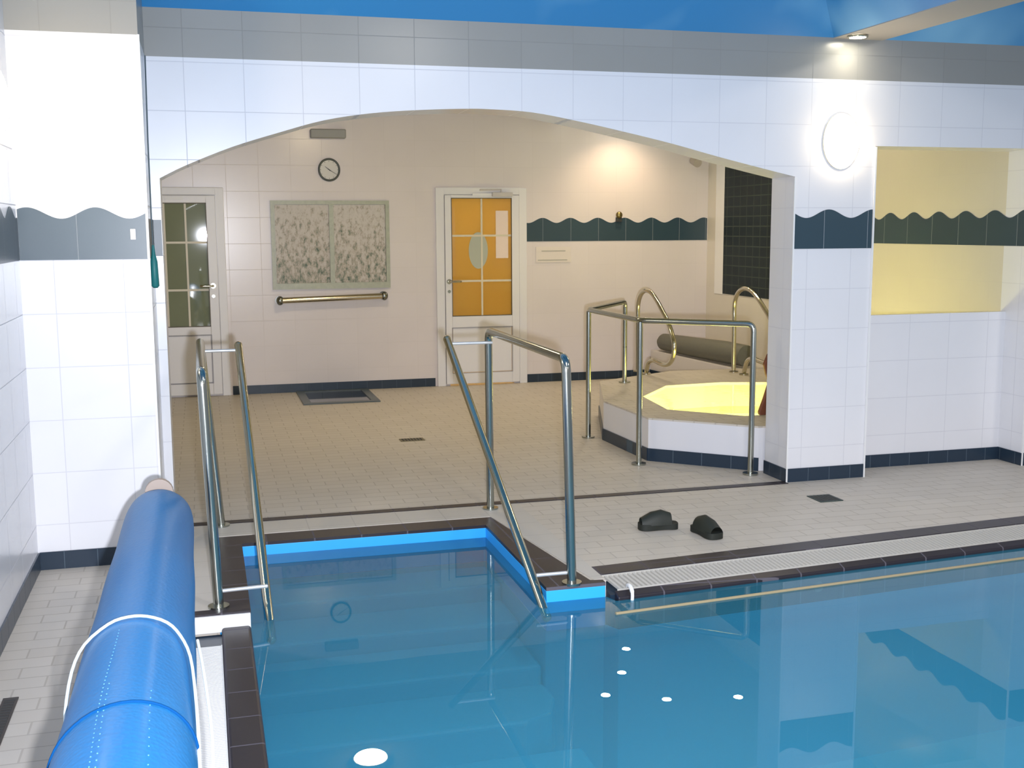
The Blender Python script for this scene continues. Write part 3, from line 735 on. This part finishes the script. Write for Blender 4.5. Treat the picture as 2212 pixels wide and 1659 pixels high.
# pull cord and teal handle at the left pier, switch plate
pc = empty('pull_cord', (-.225,5.70,1.45), 'teal handled pull cord hanging beside the left pier', 'pull cord')
mk('cord', lambda bm: tube(bm, [(-.232,6.10,2.47),(-.228,5.85,2.05),(-.225,5.72,1.66),(-.222,5.69,1.50)], .0035, 8), plain('grey_cord', (.10,.13,.14), .6), pc, smooth=True)
mk('handle', lambda bm: tube(bm, [(-.222,5.69,1.53),(-.222,5.69,1.485),(-.221,5.685,1.45),(-.219,5.68,1.335),(-.219,5.68,1.325)], [.006,.010,.017,.019,.010], 14), plain('teal_rubber', (.01,.16,.16), .5), pc, smooth=True)
tag(boxo('switch_plate', (-.316,-.292,5.577,5.586,1.557,1.607), M['white_plastic'], bevel=.002), 'small white rectangular plate on the dark band of the left pier', 'switch')

# ------------------------------------------------------------------ floor items
basin_ = empty('foot_basin', (1.2,10.7,0), 'sunken dark foot bath with grey rim at the far wall', 'foot bath')
def frim(bm):
    x0,x1,y0,y1 = .85,1.56,10.33,11.19; w_=.075
    box(bm,x0,x1,y0,y0+w_,0,.012); box(bm,x0,x1,y1-w_,y1,0,.012); box(bm,x0,x0+w_,y0+w_,y1-w_,0,.012); box(bm,x1-w_,x1,y0+w_,y1-w_,0,.012)
mk('rim', frim, plain('dark_grey_stone', (.075,.095,.10), .35), basin_)
boxo('basin', (.925,1.485,10.405,11.115,0,.004), plain('near_black_basin', (.01,.014,.02), .05), basin_)
dr = empty('floor_drain', (1.50,8.36,0), 'small olive-brown slot drain in the middle of the inner floor', 'drain')
boxo('frame', (1.405,1.59,8.30,8.41,.0,.004), plain('olive_brass', (.17,.14,.07), .5), dr)
def dslots(bm):
    for k in range(7): box(bm, 1.42+k*.023,1.434+k*.023,8.31,8.40,.004,.0052)
mk('slots', dslots, M['dark_gap'], dr)
dr2 = empty('floor_drain', (3.52,5.80,0), 'dark square floor drain on the deck near the right pier', 'drain')
boxo('frame', (3.44,3.59,5.71,5.87,0,.004), plain('drain_metal', (.035,.06,.055), .5, .3), dr2)
def dslots2(bm):
    for k in range(6): box(bm, 3.452+k*.022,3.466+k*.022,5.725,5.855,.004,.0054)
mk('slots', dslots2, M['dark_gap'], dr2)
dr3 = empty('floor_channel', (-.69,3.4,0), 'dark slotted floor channel by the left wall', 'drain')
boxo('frame', (-.722,-.672,2.6,4.02,0,.004), plain('channel_metal', (.06,.05,.045), .5, .4), dr3)
def dslots3(bm):
    y = 2.62
    while y < 4.0: box(bm, -.714,-.680,y,y+.012,.004,.0055); y += .022
mk('slots', dslots3, M['dark_gap'], dr3)

def slipper(cx, cy, ang, label, tilt=0, flip=1):
    t_ = empty('slipper', (cx,cy,0), label, 'slipper', 'dark bathing slippers on the deck')
    mw = Matrix.Translation((cx,cy,0)) @ Matrix.Rotation(ang,4,'Z') @ Matrix.Diagonal((.80,.95,1.15,1))
    out = []
    L_ = .22
    prof = [(-.135,.0),(-.13,.028),(-.10,.040),(-.05,.037),(0,.040),(.05,.049),(.095,.050),(.125,.035),(.135,0)]
    top = [(x,wd) for x,wd in prof]+[(x,-wd) for x,wd in prof[::-1][1:-1]]
    def sole(bm):
        prism(bm, [(p.x,p.y) for p in spline([(a,b,0) for a,b in top+top[:1]],3)][:-1], 'z', .002, .030)
        bmesh.ops.transform(bm, matrix=mw, verts=bm.verts)
    mk('sole', sole, plain('dark_rubber', (.011,.014,.010), .7), t_, smooth=True, bevel=.004)
    def strap(bm):
        n = 12; rows = []
        for i, x in enumerate((-.085,-.02,.05,.118)):
            wd = (.043,.047,.052,.040)[i]; h = (.050,.066,.056,.030)[i]
            rows.append([bm.verts.new((x, wd*math.cos(PI*k/n), .026+h*math.sin(PI*k/n))) for k in range(n+1)])
        for A,B in zip(rows,rows[1:]):
            for k in range(n): bm.faces.new((A[k],A[k+1],B[k+1],B[k]))
        geom = bmesh.ops.solidify(bm, geom=bm.faces[:], thickness=.006)
        bmesh.ops.transform(bm, matrix=mw, verts=bm.verts)
    mk('strap', strap, plain('black_strap', (.014,.018,.013), .6), t_, smooth=True)
slipper(2.30, 5.44, math.radians(172), 'dark slipper lying crosswise on the deck, left of the pair')
slipper(2.495, 5.255, math.radians(-80), 'dark slipper pointing to the pool, right of the pair')

# ------------------------------------------------------------------ rolled pool cover
rl = empty('pool_cover_reel', (-.2,2.8,0), 'rolled blue bubble pool cover on its reel at the left pool edge', 'pool cover')
XC, ZR = -.203, .455
def rad(y): return .168-(y-.6)*.0098
def blue_roll():
    m, N, L, b = new_mat('blue_bubble_foil')
    b.inputs['Specular IOR Level'].default_value = .3; b.inputs['Roughness'].default_value = .48; b.inputs['Coat Weight'].default_value = .15; b.inputs['Coat Roughness'].default_value = .25
    tc = N.new('ShaderNodeTexCoord'); v = N.new('ShaderNodeTexVoronoi'); v.inputs['Scale'].default_value = 75
    L.new(tc.outputs['Object'], v.inputs['Vector']); bp = N.new('ShaderNodeBump'); bp.inputs['Strength'].default_value = .25; bp.inputs['Distance'].default_value = .003
    L.new(v.outputs['Distance'], bp.inputs['Height']); L.new(bp.outputs[0], b.inputs['Normal'])
    nt = N.new('ShaderNodeTexNoise'); nt.inputs['Scale'].default_value = 2.5; mp = N.new('ShaderNodeMapping'); mp.inputs['Scale'].default_value = (6,.6,6)
    L.new(tc.outputs['Object'], mp.inputs[0]); L.new(mp.outputs[0], nt.inputs['Vector'])
    mx = N.new('ShaderNodeMix'); mx.data_type = 'RGBA'; mx.inputs[6].default_value = (.009,.135,.37,1); mx.inputs[7].default_value = (.013,.20,.50,1)
    L.new(nt.outputs['Fac'], mx.inputs[0]); L.new(mx.outputs[2], b.inputs['Base Color'])
    return m
M['roll'] = blue_roll()
def roll(bm):
    ys = [4.60,4.597,4.585,4.56,4.5]+[4.4-.1*i for i in range(39)]
    rs = [.085,.108,.120,.126,rad(4.5)]+[rad(y)+.0015*math.sin(y*9) for y in ys[5:]]
    # slight seam ridge
    tube(bm, [(XC,y,ZR+.003) for y in ys], rs, 48)
M['weld'] = plain('shiny_weld', (.12,.36,.66), .15)
roll_ = mk('cover_roll', roll, M['roll'], rl, smooth=True)
def seam(bm, y0, rr, zdrop=0, xs=1.0):
    pts = []
    for k in range(49):
        a = 2*PI*k/48; r_ = rad(y0)+.002
        pts.append((XC+r_*math.sin(a), y0+.03*math.sin(a), ZR+.003+r_*math.cos(a)))
    tube(bm, pts, rr, 8, cap=False)
mk('seam_band', lambda bm: seam(bm, 2.40, .0035), plain('deep_blue_seam', (.004,.06,.20), .9, spec=.05), roll_, smooth=True)
def cord(bm):
    pts = [(-.345,2.64,.44),(-.352,2.69,.48),(-.350,2.83,.525),(-.328,2.93,.556),(-.270,2.955,.596),(-.222,2.95,.612),(-.174,2.945,.611),(-.124,2.925,.596),(-.092,2.89,.570),(-.068,2.80,.545),(-.056,2.62,.520),(-.050,2.45,.490),(-.050,2.40,.40)]
    pts += [(XC+.150,2.45,ZR-.14),(XC+.158,2.58,ZR-.21),(XC+.172,2.62,ZR-.205),(XC+.180,2.72,ZR-.10),(XC+.165,2.90,ZR-.0),(XC+.150,3.05,ZR+.04)]
    tube(bm, spline(pts,3), .0040, 8)
mk('tie_cord', cord, plain('white_cord', (.72,.82,.84), .6), rl, smooth=True, label='white cord looped over the roll')
for ang, y0, y1, st in ((-.28,1.9,2.9,.022),(-.20,1.9,2.55,.03),(.42,2.0,2.5,.04)):
    def dots(bm):
        y = y0
        while y < y1:
            r_ = rad(y)+.0008; a = ang+.03*math.sin(y*7)
            ellipsoid(bm, (XC+r_*math.sin(a), y, ZR+.003+r_*math.cos(a)), .0018,.0028,.0012, 8, 5); y += st
    mk('weld_dots', dots, M['weld'], roll_, smooth=True)['kind'] = 'stuff'
def stand(bm):
    prof = [(XC-.055,.0),(XC+.055,.0),(XC+.055,.555)]+[(XC+.055*math.cos(a), .555+.055*math.sin(a)) for a in [PI*k/12 for k in range(1,12)]]+[(XC-.055,.555)]
    prism(bm, prof, 'y', 4.625, 4.655)
    box(bm, XC-.16,XC+.085,4.60,4.68,0.0,.03)
mk('end_stand', stand, plain('beige_end_stand', (.40,.32,.27), .5), rl, bevel=.004)
mk('axle', lambda bm: cyl(bm, (XC,4.59,ZR),(XC,4.64,ZR), .03), M['steel'], rl, smooth=True)
def stand2(bm):
    box(bm, XC-.03,XC+.03,.50,.54,0,ZR+.03); box(bm, XC-.2,XC+.085,.46,.58,0.0,.03); cyl(bm, (XC,.50,ZR),(XC,.62,ZR), .03)
mk('end_stand', stand2, plain('beige_end_stand_near', (.40,.32,.27), .5), rl)

# ------------------------------------------------------------------ rail under water along the pool edge, white hook
ur = empty('underwater_rail', (1.77,4.65,-.15), 'thin brass-coloured rail just under water along the far pool edge', 'rail')
p0 = Vector((1.673,4.410,-.062)); p1 = Vector((3.941,4.610,-.062)); p1 = p0+(p1-p0)*1.5
mk('bar', lambda bm: tube(bm, [p0,p1], .0075, 12), plain('brass_bar', (.36,.29,.17), .45, .1), ur, smooth=True)
for tt in (.03,.33,.64,.95):
    q = p0.lerp(p1, tt); ye = ed(q.x, PE)
    def brk(bm): tube(bm, [q, (q.x+.01, ye, -.12)], .008, 10); cyl(bm, (q.x+.01,ye,-.12),(q.x+.01,ye-.012,-.12), .026)
    mk('bracket', brk, plain('dark_bracket', (.12,.13,.10), .5), ur, smooth=True)
def hook(bm):
    tube(bm, spline([(1.815,4.655,-.040),(1.817,4.640,-.018),(1.817,4.605,-.014),(1.815,4.575,-.035),(1.812,4.570,-.075)],4), [.005]*4+[.010]*8+[.008]*5, 10)
tag(mk('rope_hook', hook, M['white_plastic'], smooth=True), 'small white hook hanging over the pool edge beside the steps', 'hook')
